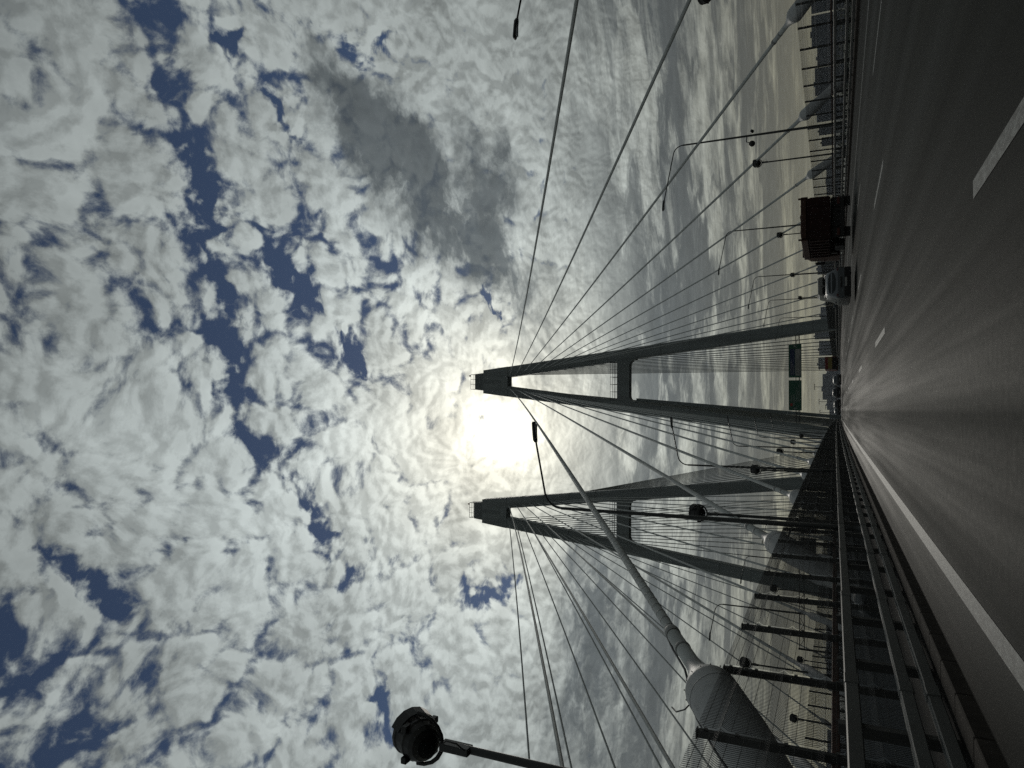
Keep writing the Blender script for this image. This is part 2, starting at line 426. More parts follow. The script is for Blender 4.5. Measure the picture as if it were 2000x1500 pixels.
# kerbs: separate stones
def kerb_line(name, x0, x1, ys, dxx=0.0):
    base = None
    root = strip(name, [(x0+dxx+.02, -.1), (x1+dxx-.02, -.1), (x1+dxx-.02, .10), (x0+dxx+.02, .10)], M['kerb'], YS); tag(root, kind='structure')
    if ys:
        bm = MB(); bm.bbox(x0, x1, .006, .994, -.05, .145, .012); me = bm.mesh('kerb_stone', M['kerb'])
        for y in ys: link('kerb_stone', me, root, (0, y, zc(y)))
    return root
kerb_line('kerb', -2.92, -2.68, range(-6, 60))
kerb_line('kerb', 18.1, 18.34, range(24, 90))
walk(-5.0, -2.92, 0, 'walkway'); walk(18.34, 22.0, 0, 'walkway')
o = strip('bridge_deck', [(-5.3, -2.4), (-3.5, -2.9), (19.7, -2.9), (22.4, -2.4), (22.4, -.06), (-5.3, -.06)], M['deck'], YS); tag(o, kind='structure')
o = sheet('road', -2.68+DX, 18.1+DX, 0, M['asphalt'], YS); tag(o, kind='structure')
walk(-5.0, -2.68, DX, 'walkway'); walk(18.1, 22.0, DX, 'walkway')
o = strip('bridge_deck', [(-5.3+DX, -2.4), (-3.5+DX, -2.9), (19.7+DX, -2.9), (22.4+DX, -2.4), (22.4+DX, -.06), (-5.3+DX, -.06)], M['deck'], YS); tag(o, kind='structure')

# ------------------------------------------------------------------ pylons
PY = 200.0
def outer(z): return 15.6-.1225*(z-3.5)
def pylon(dx, label):
    t = thing('bridge_pylon', label, 'bridge pylon', (CX+dx, PY, zc(PY)))
    for s in (-1, 1):
        b = MB(); rings = []
        for z in (-36, 3.5, 30, 54, 56.5, 75, 93.2):
            o_ = outer(z); i_ = o_-3.25; hy = 1.6
            c = .35
            ring = [(s*(o_-c), -hy, z), (s*o_, -hy+c, z), (s*o_, hy-c, z), (s*(o_-c), hy, z), (s*(i_+c), hy, z), (s*i_, hy-c, z), (s*i_, -hy+c, z), (s*(i_+c), -hy, z)]
            rings.append(ring if s < 0 else ring[::-1])
        lg = b.loft(rings).build('leg', M['pylon'], t)
        # weld seams: thin collars round the leg, each a pair of segments
        for z in (6.5, 14, 22, 30, 38, 46, 65, 73, 81, 88):
            q = MB(); o_ = outer(z)+.03; i_ = outer(z)-3.28
            q.box(min(s*i_, s*o_), max(s*i_, s*o_), -1.625, 1.625, z, z+.14).build('seam', M['pylon_in'], lg)
    # head block where the legs meet
    def slab(z, hw, hy): return [(-hw, -hy, z), (hw, -hy, z), (hw, hy, z), (-hw, hy, z)]
    hd = MB().loft([slab(93.2, outer(93.2)+.02, 1.65), slab(101.5, outer(101.5)+.02, 1.65)]).build('head', M['pylon'], t)
    MB().box(-.5, .5, -1.69, 1.69, 95.5, 101.3).build('dark_strip', M['pylon_in'], hd)  # darker flat strip, slightly proud, standing for the groove
    cp = MB().loft([slab(101.5, 2.75, 1.55), slab(104.4, 2.45, 1.5)]).build('cap', M['pylon_in'], t)
    q = MB()
    for z in (105.2, 106.0):
        q.tube([(-2.3, -1.4, z), (2.3, -1.4, z)], .06, 6); q.tube([(-2.3, 1.4, z), (2.3, 1.4, z)], .06, 6)
        q.tube([(-2.3, -1.4, z), (-2.3, 1.4, z)], .06, 6); q.tube([(2.3, -1.4, z), (2.3, 1.4, z)], .06, 6)
    q.build('guard_rail', M['fence'], cp)
    pm = MB().tube([(0, 0, 104.4), (0, 0, 106.1)], .06, 6).mesh('post', M['fence'])
    for x in (-2.3, -.8, .8, 2.3):
        for y in (-1.4, 1.4): link('post', pm, cp, (x, y, 0))
    MB().lathe((1.9, -1.5, 106.05), (0, 0, 1), [(0, .2), (.25, .25), (.5, .15)], 10).build('warning_light', M['red'], cp)
    # cross beam with curved haunches
    for_ = MB(); prof = []
    zt, zb = 58.5, 55.0; wi = lambda z: outer(z)-3.25
    pts = [(-wi(zt)-.2, zt), (wi(zt)+.2, zt), (wi(zb-2)+.2, zb-2.2)]
    rr = 1.8
    arc = [(wi(zb)-rr+rr*math.sin(a)+.0, zb-rr+rr*math.cos(a)) for a in [R(90-15*k) for k in range(7)]]
    prof = [(-wi(zt)-.2, zt)] + [(-x, z) for x, z in arc[::1]][::1]
    left = [(-x, z) for x, z in arc]                    # leg side first
    poly = [(wi(zt)+.2, zt), (-wi(zt)-.2, zt), (-wi(zb-rr)-.2, zb-rr)] + left + arc[::-1] + [(wi(zb-rr)+.2, zb-rr)]
    n = len(poly)
    vs = [(x, -1.35, z) for x, z in poly]+[(x, 1.35, z) for x, z in poly]
    fs = [(i, (i+1) % n, n+(i+1) % n, n+i) for i in range(n)]
    c0 = len(vs)
    # caps as quads between the top edge and the lower edge
    low_ = list(range(2, n))
    def cap(off, flip):
        k = len(low_); out_ = []
        for a in range(k//2-0):
            i, j = low_[a], low_[a+1] if a+1 < k else low_[a]
        f = [i+off for i in range(n)]
        return [tuple(f[::-1] if flip else f)]
    bmk = MB().add(vs, fs+cap(0, True)+cap(n, False)).build('cross_beam', M['pylon'], t)
    q = MB()
    hw = wi(58.5)
    for z in (59.3, 59.9, 60.6):
        for y in (-1.25, 1.25): q.tube([(-hw, y, z), (hw, y, z)], .05, 5)
    q.build('scaffold_rail', M['fence'], bmk)
    pm = MB().tube([(0, 0, 58.5), (0, 0, 60.7)], .06, 5).mesh('scaffold_post', M['fence'])
    for k in range(6):
        for y in (-1.25, 1.25): link('scaffold_post', pm, bmk, (-hw+.3+(2*hw-.6)*k/5, y, 0))
    return t
p1 = pylon(0, 'grey A-shaped bridge pylon straddling the roadway with green signs between its legs')
p2 = pylon(DX, 'grey A-shaped pylon of the neighbouring bridge, left of the sun')
# slender inner column seen beside the left leg
b = MB(); rings = []
for z in (-36, 2.5, 54.6):
    xc = -1.52+(z-2.5)*.0808-CX+(-.35 if z < 0 else 0); ring = [(xc-.47, 5.2, z), (xc+.47, 5.2, z), (xc+.47, 8.2, z), (xc-.47, 8.2, z)]
    rings.append(ring)
b.loft(rings).build('inner_column', M['pylon'], p1)

# ------------------------------------------------------------------ stay cables
S0, SP, NN, NF = 13.1, 14.45, 12, 14
def cable(p_tip, p_top, ra, detail, label, group):
    a, e = Vector(p_tip), Vector(p_top); d = (e-a).normalized(); L = (e-a).length
    back = (a.z-(zc(a.y)+.15))/d.z                     # slope length from neck to deck
    t = thing('stay_cable', label, 'stay cable', a-d*back, group)
    off = -(a-d*back)
    A = a+off
    nseg = 10 if detail < 2 else 14
    sag = [A+d*(L*k/nseg)+Vector((0, 0, -1.0*(L/190)**2*4*(k/nseg)*(1-k/nseg)*.45)) for k in range(nseg+1)]
    sh = MB().tube(sag, ra, 6 if detail == 0 else (8 if detail == 1 else 14)).build('sheath', M['cable'], t)
    n = 20 if detail == 2 else (14 if detail == 1 else 8)
    if detail == 0:
        MB().lathe(A-d*.0, -d, [(-2.2, ra*1.25), (-.0, ra*1.3), (.7, .36), (3.4, .30), (back, .26)], n).build('anchor_socket', M['socket'], t)
        return t
    cone_ = MB().lathe(A, -d, [(-.05, .145), (.10, .155), (.30, .19), (.55, .27), (.80, .375), (.93, .415), (.98, .425)], n).build('anchor_cone', M['socket'], t)
    tube_ = MB().lathe(A-d*.98, -d, [(0, .43), (.05, .435), (1.5, .41), (2.6, .34), (back-.98, .30)], n).build('anchor_tube', M['socket'], t)
    MB().lathe(A-d*(back-.5), -d, [(0, .42), (.12, .46), (.45, .46), (.5, .4)], n).build('base_flange', M['deck'], t)
    nk = MB().lathe(A-d*.05, d, [(0, ra*1.35), (1.55, ra*1.3)], n).build('neck_sleeve', M['cable'], t)
    MB().lathe(A+d*1.5, d, [(0, ra*1.42), (.06, ra*1.48), (.16, ra*1.48), (.22, ra*1.40)], n).build('collar', M['band'], nk)
    if detail == 2:
        MB().lathe(A+d*.75, d, [(0, ra*1.40), (.03, ra*1.46), (.07, ra*1.46), (.10, ra*1.40)], n).build('collar', M['band'], nk)
        if label.startswith('thick'):
            u = d.cross(Vector((1, 0, 0))).normalized(); e = (Vector((-1, 0, 0))*.75+u*-.4).normalized()
            MB().tube([A+d*1.75+e*.15, A+d*1.2+e*.19, A+d*.3+e*.20, A-d*.15+e*.30, A-d*.5+e*.42, A-d*1.0+e*.50, A-d*2.0+e*.50, A-d*2.9+e*.46, A-d*3.4+e*.35], .022, 6).build('drain_hose', M['black'], t)
            MB().tube([A-d*.55+e*.44, A-d*.45+e*.62, A-d*.2+e*.80, A+d*.05+e*.84], .014, 5).build('hose_branch', M['black'], t)
        q = d.cross(Vector((1, 0, 0))).normalized(); e1_ = Vector((1, 0, 0)); e1_ = (e1_-d*e1_.dot(d)).normalized()
        bm = MB().lathe((0, 0, 0), d, [(-.02, .011), (.012, .011), (.016, .005)], 6); me = bm.mesh('bolt', M['band'])
        for k in range(16):
            a_ = 2*math.pi*k/16; link('bolt', me, cone_, A-d*.93+(e1_*math.cos(a_)+q*math.sin(a_))*.432)
        for k in (1.25, 2.55): MB().lathe(A-d*k, -d, [(0, .40), (.01, .436-.03*(k > 2)), (.03, .436-.03*(k > 2)), (.04, .40)], n).build('weld_seam', M['socket'], tube_)
        # rain bands wound round the sheath
        if label.startswith('thick'):
            bm = MB().lathe((0, 0, 0), d, [(-.012, ra*1.0), (-.008, ra*1.05), (.008, ra*1.05), (.012, ra*1.0)], n); me = bm.mesh('rain_band', M['band'])
            for k in range(95):
                s = 1.9+.42*k; f = s/L
                pos = A+d*s+Vector((0, 0, -1.0*(L/190)**2*4*f*(1-f)*.45))
                link('rain_band', me, sh, pos, )
    return t
def zatt(i): return 92.3-2.3*i
def att(side, i, front, dx):
    z = zatt(i); xo = (2.22+.151*(92.3-z))*side
    return (CX+dx+xo, PY+(-1.6 if front else 1.6), z+zc(PY))
for side, X, nm in ((-1, -4.6, 'left'), (1, 21.6, 'right')):
    for i in range(NN):
        y = S0+SP*i
        lab = ('thick ringed stay cable at far left edge, closest to the camera' if (side < 0 and i == 0) else
               f'{ORD[i]} stay cable from the camera along the {nm} edge of this roadway')
        cable((X, y, 3.48+zc(y)), att(side, i, True, 0), .105, 2 if (i < 3) else (1 if i < 6 else 0), lab, 'near stay cables of this bridge')
    for i in range(NF):
        y = PY+28+14.4*(NF-1-i)
        cable((X, y, 3.48+zc(y)), att(side, i*12/14, False, 0), .13, 0,
              f'{ORD[NF-1-i]} stay cable beyond the pylon on the {nm} side of this roadway', 'stay cables beyond the pylon')
for side, X, nm in ((-1, -4.6, 'outer'), (1, 21.6, 'inner')):
    for i in range(-0, NN):
        y = S0+SP*i
        cable((X+DX, y, 3.48+zc(y)), att(side, i, True, DX), .125, 0, f'{ORD[i]} near stay cable in the {nm} row of the neighbouring bridge', 'near stay cables of the neighbouring bridge')
    for i in range(NF):
        y = PY+28+14.4*(NF-1-i)
        cable((X+DX, y, 3.48+zc(y)), att(side, i*12/14, False, DX), .13, 0, f'{ORD[NF-1-i]} far stay cable in the {nm} row behind the neighbouring pylon', 'far stay cables of the neighbouring bridge')

# ------------------------------------------------------------------ guard rails
def guard_rail(x, face, y0, n, label):
    t = thing('guard_rail', label, 'guard rail', (x, 0, 0))
    for z0, z1 in ((.95, 1.09), (.43, .56), (.18, .31)):
        bm = MB().bbox(-.05 if face > 0 else -.05, .05, .004, 3.996, z0, z1, .012); me = bm.mesh('rail', M['zinc'])
        for k in range(n):
            y = y0+4*k; link('rail', me, t, (random.uniform(-.004, .004), y, zc(y+2)+random.uniform(-.004, .004)), (random.uniform(-.0012, .0012), 0, random.uniform(-.0012, .0012)))
        jb = MB().bbox(-.056, .056, -.16, .16, z0-.006, z1+.006, .01)
        for yy in (-.11, -.05, .05, .11):
            for sx in (-1, 1): jb.lathe((sx*.055, yy, (z0+z1)/2), (sx, 0, 0), [(0, .016), (.012, .014)], 6)
        jm = jb.mesh('joint_sleeve', M['zinc'])
        for k in range(1, min(n, 14)): link('joint_sleeve', jm, t, (0, y0+4*k, zc(y0+4*k)))
    pm = MB().box(-.055*0-.05, .05, -.04, .04, 0, 1.0)
    pm = MB(); pm.box(-.16, -.055, -.05, .05, .0, 1.04); me = pm.mesh('post', M['zinc_dark'])
    if face < 0:
        pm = MB(); pm.box(.055, .16, -.05, .05, .0, 1.04); me = pm.mesh('post', M['zinc_dark'])
    for k in range(2*n):
        y = y0+1+2*k; link('post', me, t, (0, y, zc(y)+.12))
    return t
guard_rail(-3.0, 1, -7.2, 80, 'grey three-beam guard rail along the left edge of the roadway')
guard_rail(18.5, -1, 12.0, 75, 'grey three-beam guard rail along the right edge of the roadway')
guard_rail(18.5+DX, -1, 0.0, 75, 'guard rail of the neighbouring bridge, seen through the mesh fence')

# ------------------------------------------------------------------ mesh fences
FP = 2.55
def panel_mesh():
    b = MB(); L = FP-.11
    zs = [.22, .50, .58, .66, 1.16, 1.24, 1.32, 1.78, 1.86, 1.94, 2.40, 2.48, 2.56, 2.80]
    off = [0, 0, .05, 0, 0, .05, 0, 0, .05, 0, 0, .05, 0, 0]
    r = .0029
    n = 48
    for k in range(n+1):
        y = .055+L*k/n
        rings = []
        for z, o in zip(zs, off):
            rings.append([(o-r, y-r, z), (o+r, y-r, z), (o+r, y+r, z), (o-r, y+r, z)])
        b.loft(rings, caps=True)
    for z in (.24, .44, .58, .72, .95, 1.10, 1.24, 1.38, 1.58, 1.74, 1.86, 1.98, 2.18, 2.36, 2.48, 2.60, 2.72):
        o = .05 if z in (.58, 1.24, 1.86, 2.48) else 0
        o += .009
        b.box(o-r, o+r, .05, .05+L+.01, z-r, z+r)
    return b.mesh('mesh_panel', M['wire'])
PANEL = panel_mesh()
def fence(x, y0, n, face, label, sidewalk=.13):
    t = thing('mesh_fence', label, 'fence', (x, 0, 0))
    b = MB(); b.bbox(-.05, .05, -.05, .05, 0, 2.72, .008); b.box(-.06, .06, -.06, .06, 2.724, 2.745); b.box(-.14, .14, -.12, .12, 0, .02)
    for z in (.4, 1.0, 1.6, 2.2, 2.6): b.box(.05*1.0, .075, -.03, .03, z, z+.05)
    pm = b.mesh('post', M['fence'])
    bm = MB().bbox(-.04, .04, .055, FP-.055, 1.13, 1.235, .008).mesh('brown_beam', M['brown'])
    for k in range(n):
        y = y0+FP*k
        link('post', pm, t, (0, y, zc(y)+sidewalk))
        o = link('mesh_panel', PANEL, t, (face*.075, y, zc(y)+sidewalk-.06))
        if face < 0: o.scale = (-1, 1, 1)
        link('brown_beam', bm, t, (-face*.09, y, zc(y)))
    return t
fence(-4.3, -2.96, 125, 1, 'dark steel mesh fence with square posts on the left deck edge')
fence(21.0, 13.4, 118, -1, 'dark steel mesh fence with square posts on the right deck edge')
fence(21.0+DX, 10.0, 110, -1, 'mesh fence on the near edge of the neighbouring bridge')

# ------------------------------------------------------------------ lamp posts and searchlights
def lamp_post(arm, dirx, zb=0.0):
    t = thing('street_lamp', 'x', 'street lamp', (0, 0, 0), 'street lamps along the roadway')
    pole = [(0, 0, 0), (0, 0, 5), (0, 0, 10.6)]
    curve = [(0, 0, 11.05)]
    for k in range(1, 9):
        a = R(75)*k/8; curve.append((dirx*.75*(1-math.cos(a)), 0, 11.05+.75*math.sin(a)))
    ex, ez = curve[-1][0], curve[-1][2]
    tip = (dirx*(arm-.75), 0, ez+(arm-.75-abs(ex))*.20)
    MB().tube([(0, 0, zb), (0, 0, 11.05)], [.105, .060], 10).build('pole', M['lamp'], t)
    MB().tube(curve+[tip], .043, 8).build('arm', M['lamp'], t)
    MB().lathe((0, 0, zb), (0, 0, 1), [(0, .22), (.03, .22), (.035, .14), (.5, .12)], 10).build('base', M['lamp'], t)
    h = MB(); x0 = abs(tip[0])-.05
    def sec(u, hw, zt, zb): 
        x = dirx*(x0+u); z0 = tip[2]+u*.12
        r_ = [(x, -hw, z0), (x, -hw*.7, z0+zt), (x, hw*.7, z0+zt), (x, hw, z0), (x, hw*.8, z0-zb), (x, -hw*.8, z0-zb)]
        return r_ if dirx > 0 else r_[::-1]
    hd = h.loft([sec(0, .06, .05, .05), sec(.10, .12, .09, .05), sec(.30, .15, .08, .05), sec(.8, .15, .06, .045), sec(.88, .11, .03, .03)]).build('lamp_head', M['lamp'], t)
    MB().box(min(dirx*(x0+.32), dirx*(x0+.78)), max(dirx*(x0+.32), dirx*(x0+.78)), -.1, .1, tip[2]-.02, tip[2]+.005).build('lens', M['lens'], hd)
    return t
LL = lamp_post(3.5, 1, -.4); LR = lamp_post(5.0, -1, -.77)
for k, y in enumerate((27.9, 54.0, 85.0, 114.0, 143.0, 172.0)):
    o = LL if k == 0 else copy_tree(LL)
    o.location = (-4.15, y, zc(y)+.13+(.35 if k == 0 else 0))
    o['label'] = ('street lamp whose head stands in front of the sun glare' if k == 0 else f'{ORD[k]} curved-arm street lamp from the camera along the left fence')
for k, y in enumerate((27.2, 56.0, 85.5, 116.5, 142.5, 171.0)):
    o = LR if k == 0 else copy_tree(LR)
    o.location = (20.85, y, zc(y)+.9)
    o['label'] = ('street lamp on the right whose pole is outside the frame, head at the top edge' if k == 0 else f'{ORD[k]} curved-arm street lamp from the camera along the right fence')
    if k == 1:
        MB().tube([(0, 0, 6.2), (-.45, 0, 6.25), (-.55, 0, 6.0)], .04, 6).build('bracket', M['lamp'], o)
        MB().lathe((-.62, -.05, 5.85), (0, 1, 0), [(0, .05), (.02, .22), (.1, .24), (.14, .1)], 12).build('spot_lamp', M['black'], o)
        MB().lathe((.25, -.1, 5.8), (.4, .6, .2), [(0, .12), (.1, .14), (.35, .1)], 10).build('spot_lamp', M['black'], o)
LN = lamp_post(3.6, -1)                                  # neighbouring bridge
for k, y in enumerate((72.0, 97.0, 126.0)):
    o = LN if k == 0 else copy_tree(LN)
    o.location = (-18.9, y, zc(y)+.13)
    o['label'] = f'{ORD[k]} street lamp on the neighbouring bridge, seen behind the mesh fence'; o['group'] = 'street lamps on the neighbouring bridge'
def searchlight(h):
    t = thing('searchlight', 'x', 'searchlight', (0, 0, 0), 'searchlights on poles')
    MB().tube([(0, 0, -1.6), (0, 0, h-.42)], [.085, .06], 10).build('pole', M['lamp'], t)
    MB().bbox(-.06, .06, -.13, .07, h-.95, h-.45, .01).build('ballast_box', M['lamp'], t)
    pts = [(.39*math.sin(a), 0, h-.02-.42*math.cos(a)) for a in [R(-95+19*k) for k in range(11)]]
    q = MB(); q.tube(pts, .035, 6); yk = q.build('yoke', M['black'], t)
    ax = Vector((.05, .50, .86))
    p0 = Vector((0, 0, h))-ax*.27
    dr = MB().lathe(p0, ax, [(-.10, .02), (-.085, .10), (-.05, .18), (.01, .25), (.08, .29), (.17, .315), (.20, .335), (.25, .335), (.27, .315), (.42, .325), (.45, .345), (.51, .345), (.52, .32)], 16, False).build('drum', M['black'], t)
    for s in (0, 1, 2, 3):
        a = R(45+90*s); u = Vector((1, 0, 0)); v = ax.normalized().cross(u)
        c = p0+ax*.22+(u*math.cos(a)+v*math.sin(a))*.335
        MB().bbox(c.x-.05, c.x+.05, c.y-.09, c.y+.09, c.z-.05, c.z+.05, .01).build('cooling_fin', M['black'], dr)
    MB().lathe(p0+ax*.515, ax, [(0, .32), (.03, .27), (.04, .05)], 16).build('front_glass', M['lens'], dr)
    av = ax.normalized(); ux = Vector((1, 0, 0)); vy = av.cross(ux); q = MB(); rings = []
    for k in range(7):                                  # curved visor hugging the rim on the road side
        a = R(-65+130*k/6); e = (ux*math.cos(a)+vy*math.sin(a)); rings.append((e, p0+ax*.30))
    vs = []
    for e, c in rings: vs += [c+e*.36, c+e*.38+av*.20, c+e*.40+av*.20, c+e*.38]
    fs = []
    for k in range(6):
        for i in range(4): fs.append((4*k+i, 4*k+(i+1) % 4, 4*k+4+(i+1) % 4, 4*k+4+i))
    q.add(vs, fs+[(3, 2, 1, 0), (24, 25, 26, 27)]).build('visor', M['black'], dr)
    MB().tube([(.05, -.1, h-.5), (.16, -.2, h-.62), (.15, -.2, h-.8), (.04, -.13, h-.9)], .012, 5).build('lead_wire', M['black'], t)
    MB().lathe((.47, 0, h-.05), (1, 0, 0), [(0, .09), (.06, .09), (.1, .05)], 10).build('pivot_knob', M['black'], yk)
    return t
SL = searchlight(6.15); SR = searchlight(6.35)
for k, y in enumerate((8.1, 30.4, 54.2, 79.0, 104.0, 129.0)):
    o = SL if k == 0 else copy_tree(SL)
    sk_ = .82 if k == 0 else .9
    o.location = (-4.12-.2, y, zc(y)+6.15*(1-sk_)+(.0 if k == 0 else .25)); o.scale = (sk_, sk_, sk_)
    o['label'] = ('big black searchlight on a pole at the left corner, nearest the camera' if k == 0 else f'{ORD[k]} black round searchlight from the camera on the left fence line')
for k, y in enumerate((36.2, 62.9, 90.0, 117.5, 142.0)):
    o = SR if k == 0 else copy_tree(SR)
    o.location = (20.95, y, zc(y)+1.2); o.scale = (.92, .92, .92)
    o['label'] = ('searchlight on the right, half cut by the top edge of the frame' if k == 0 else f'{ORD[k]} black round searchlight from the camera on the right fence line')
for k, (y, dz_) in enumerate(((46.5, -2.7), (55.0, 1.1), (57.5, -2.6), (79.0, .9))):
    o = copy_tree(SL); sk_ = .62 if dz_ < 0 else 1.0; o.location = (-18.5, y, zc(y)+dz_+(2.4 if dz_ < 0 else 0)); o.scale = (sk_, sk_, sk_); o['label'] = f'{ORD[k]} searchlight on the neighbouring bridge seen through the mesh'; o['group'] = 'searchlights on the neighbouring bridge'
# ------------------------------------------------------------------ sign gantry and signs
def text_mesh(name, s, h, loc, m, parent, align='LEFT'):
    cu = bpy.data.curves.new('text', 'FONT'); cu.body = s; cu.size = h*1.38; cu.align_x = align; cu.align_y = 'BOTTOM_BASELINE'
    o = bpy.data.objects.new('text', cu); C.objects.link(o)
    dg = bpy.context.evaluated_depsgraph_get(); me = bpy.data.meshes.new_from_object(o.evaluated_get(dg))
    bpy.data.objects.remove(o); me.materials.clear(); me.materials.append(m)
    t = link(name, me, parent, loc, (R(90), 0, 0)); t.scale = (.82, 1, 1); return t
GY = PY-.6; gz = zc(PY)
g = thing('sign_gantry', 'black lattice truss carrying two green road signs across the pylon', 'sign gantry', (0, GY, gz))
xl, xr = -3.9, 20.4
for nm, z in (('chord', 10.75), ('chord', 9.85)):
    for y in (.2, 1.1): MB().box(xl, xr, y-.07, y+.07, z-.07, z+.07).build(nm, M['black'], g)
bm = {}
nb = 18; stp = (xr-xl)/nb
for s in (-1, 1):
    q = MB(); v = [(0, .14, 9.9 if s > 0 else 10.7), (stp, .14, 10.7 if s > 0 else 9.9)]; bm[s] = q.tube(v, .05, 5, False).mesh('brace', M['black'])
for k in range(nb): link('brace', bm[1 if k % 2 else -1], g, (xl+stp*k, 0.06, 0))
def sign(x0, x1, z0, z1, label):
    t = thing('road_sign', label, 'road sign', ((x0+x1)/2, GY, gz))
    hw = (x1-x0)/2
    MB().bbox(-hw, hw, -.02, .10, z0, z1, .01).build('board', M['green'], t)
    return t, hw
s1, hw = sign(8.55, 17.29, 9.35, 12.5, 'green direction sign with a blue and a white panel, right of the other sign')
def arrow(t, x, z, sx, ang, m, y=-.026):
    pts = [(-.10, -.6), (.10, -.6), (.10, .05), (.34, .05), (0, .62), (-.34, .05), (-.10, .05)]
    ca, sa = math.cos(ang), math.sin(ang)
    MB().add([(x+(px_*ca-pz*sa)*sx, y, z+(px_*sa+pz*ca)*sx) for px_, pz in pts], [(0, 1, 2, 3, 4, 5, 6)]).build('arrow', m, t)
# blue panel (top) and white panel (bottom), arrow to the right end
bp = MB().bbox(-hw+.55, hw-1.25, -.035, -.022, 10.98, 12.15, .004).build('blue_panel', M['blue'], s1)
wp = MB().bbox(-hw+.5, hw-1.25, -.035, -.022, 9.55, 10.85, .004).build('white_panel', M['white'], s1)
text_mesh('lettering', 'ПЕТРОЗАВОДСК', .36, (-hw+.8, -.039, 11.63), M['white'], bp)
text_mesh('lettering', 'МУРМАНСК', .36, (-hw+.8, -.039, 11.13), M['white'], bp)
text_mesh('lettering', 'САНКТ-ПЕТЕРБУРГ', .42, (-hw+.65, -.039, 10.27), M['black'], wp)
text_mesh('lettering', 'ОБУХОВСКОЙ ОБОРОНЫ', .36, (-hw+.65, -.039, 9.70), M['black'], wp)
arrow(s1, hw-.6, 10.9, .85, R(-40), M['white'])
s2, hw2 = sign(-.03, 7.84, 9.35, 12.5, 'plain green direction sign with an upward arrow, left of the other sign')
arrow(s2, -hw2+.55, 10.9, .85, 0, M['white'])
MB().bbox(-hw2+1.15, -hw2+1.85, -.035, -.022, 11.58, 12.08, .004).build('route_badge', M['red'], s2)
text_mesh('lettering', 'ТАЛЛИН', .40, (-hw2+2.1, -.026, 11.62), M['white'], s2)
text_mesh('lettering', 'КИЕВ ПСКОВ', .40, (-hw2+1.2, -.026, 11.05), M['white'], s2)
text_mesh('lettering', 'МУРМАНСКОЕ ш.', .40, (-hw2+2.1, -.026, 10.35), M['white'], s2)
text_mesh('lettering', 'МАГИСТРАЛЬ А-118', .40, (-hw2+2.1, -.026, 9.75), M['white'], s2)
# gantry on the neighbouring bridge: its signs show their backs
gy2 = 141.0
g2_ = thing('sign_gantry', 'dark sign gantry of the neighbouring bridge with blank sign backs', 'sign gantry', (0, gy2, zc(gy2)))
for z in (7.4, 6.6): MB().box(-43.5, -18.4, -.08, .08, z-.07, z+.07).build('chord', M['black'], g2_)
for k in range(16): link('brace', bm[1 if k % 2 else -1], g2_, (-43+1.36*k, -.2, -3.25))
for x in (-43.4, -18.5): MB().box(x-.15, x+.15, -.15, .15, 0, 7.6).build('column', M['black'], g2_)
for x0, x1 in ((-27.0, -23.2), (-22.4, -19.4)):
    t = thing('road_sign', f'dark back of a road sign on the neighbouring gantry, {"broad left" if x0 < -25 else "narrow right"} one', 'road sign', ((x0+x1)/2, gy2-.2, zc(gy2)), 'sign backs on the neighbouring gantry')
    MB().bbox(-(x1-x0)/2, (x1-x0)/2, 0, .08, 4.5, 7.2, .01).build('board', M['signback'], t)
    for z in (5.0, 5.8, 6.7): MB().box(-(x1-x0)/2+.1, (x1-x0)/2-.1, -.08, -.004, z, z+.08).build('stiffener', M['black'], t)

# ------------------------------------------------------------------ vehicles (rear end at y = 0, driving away)
def wheel(parent, x, y, r, wdt, loc_z=None):
    z = r if loc_z is None else loc_z
    wv = MB().lathe((x-wdt/2, y, z), (1, 0, 0), [(0, r*.62), (.0, r*.9), (wdt*.15, r), (wdt*.85, r), (wdt, r*.9), (wdt, r*.62)], 20).build('tyre', M['tyre'], parent)
    s = 1 if x > 0 else -1
    MB().lathe((x+s*(wdt/2-.03), y, z), (s, 0, 0), [(0, r*.6), (.02, r*.58), (.035, r*.2), (.05, r*.12)], 16).build('rim', M['rim'], wv)
    return wv
def sect(y, w0, z0, wb, zb, wt, zt):                   # one cross-section ring of a car body
    return [(-w0*.9, y, z0), (-w0, y, z0+.10), (-wb, y, zb-.12), (-wb*.985, y, zb), (-wt, y, zt-.07), (-wt+.10, y, zt), (wt-.10, y, zt), (wt, y, zt-.07), (wb*.985, y, zb), (wb, y, zb-.12), (w0, y, z0+.10), (w0*.9, y, z0)]
def oval(cx, cz, rx, rz, y, n=20, p=2.6, tilt=0.0, c0=0.0):
    pts = []
    for k in range(n):
        a = 2*math.pi*k/n; c, s = math.cos(a), math.sin(a)
        X = cx+rx*math.copysign(abs(c)**(2/p), c); Z = cz+rz*math.copysign(abs(s)**(2/p), s)
        pts.append((X, y+(Z-c0)*tilt, Z))
    return pts
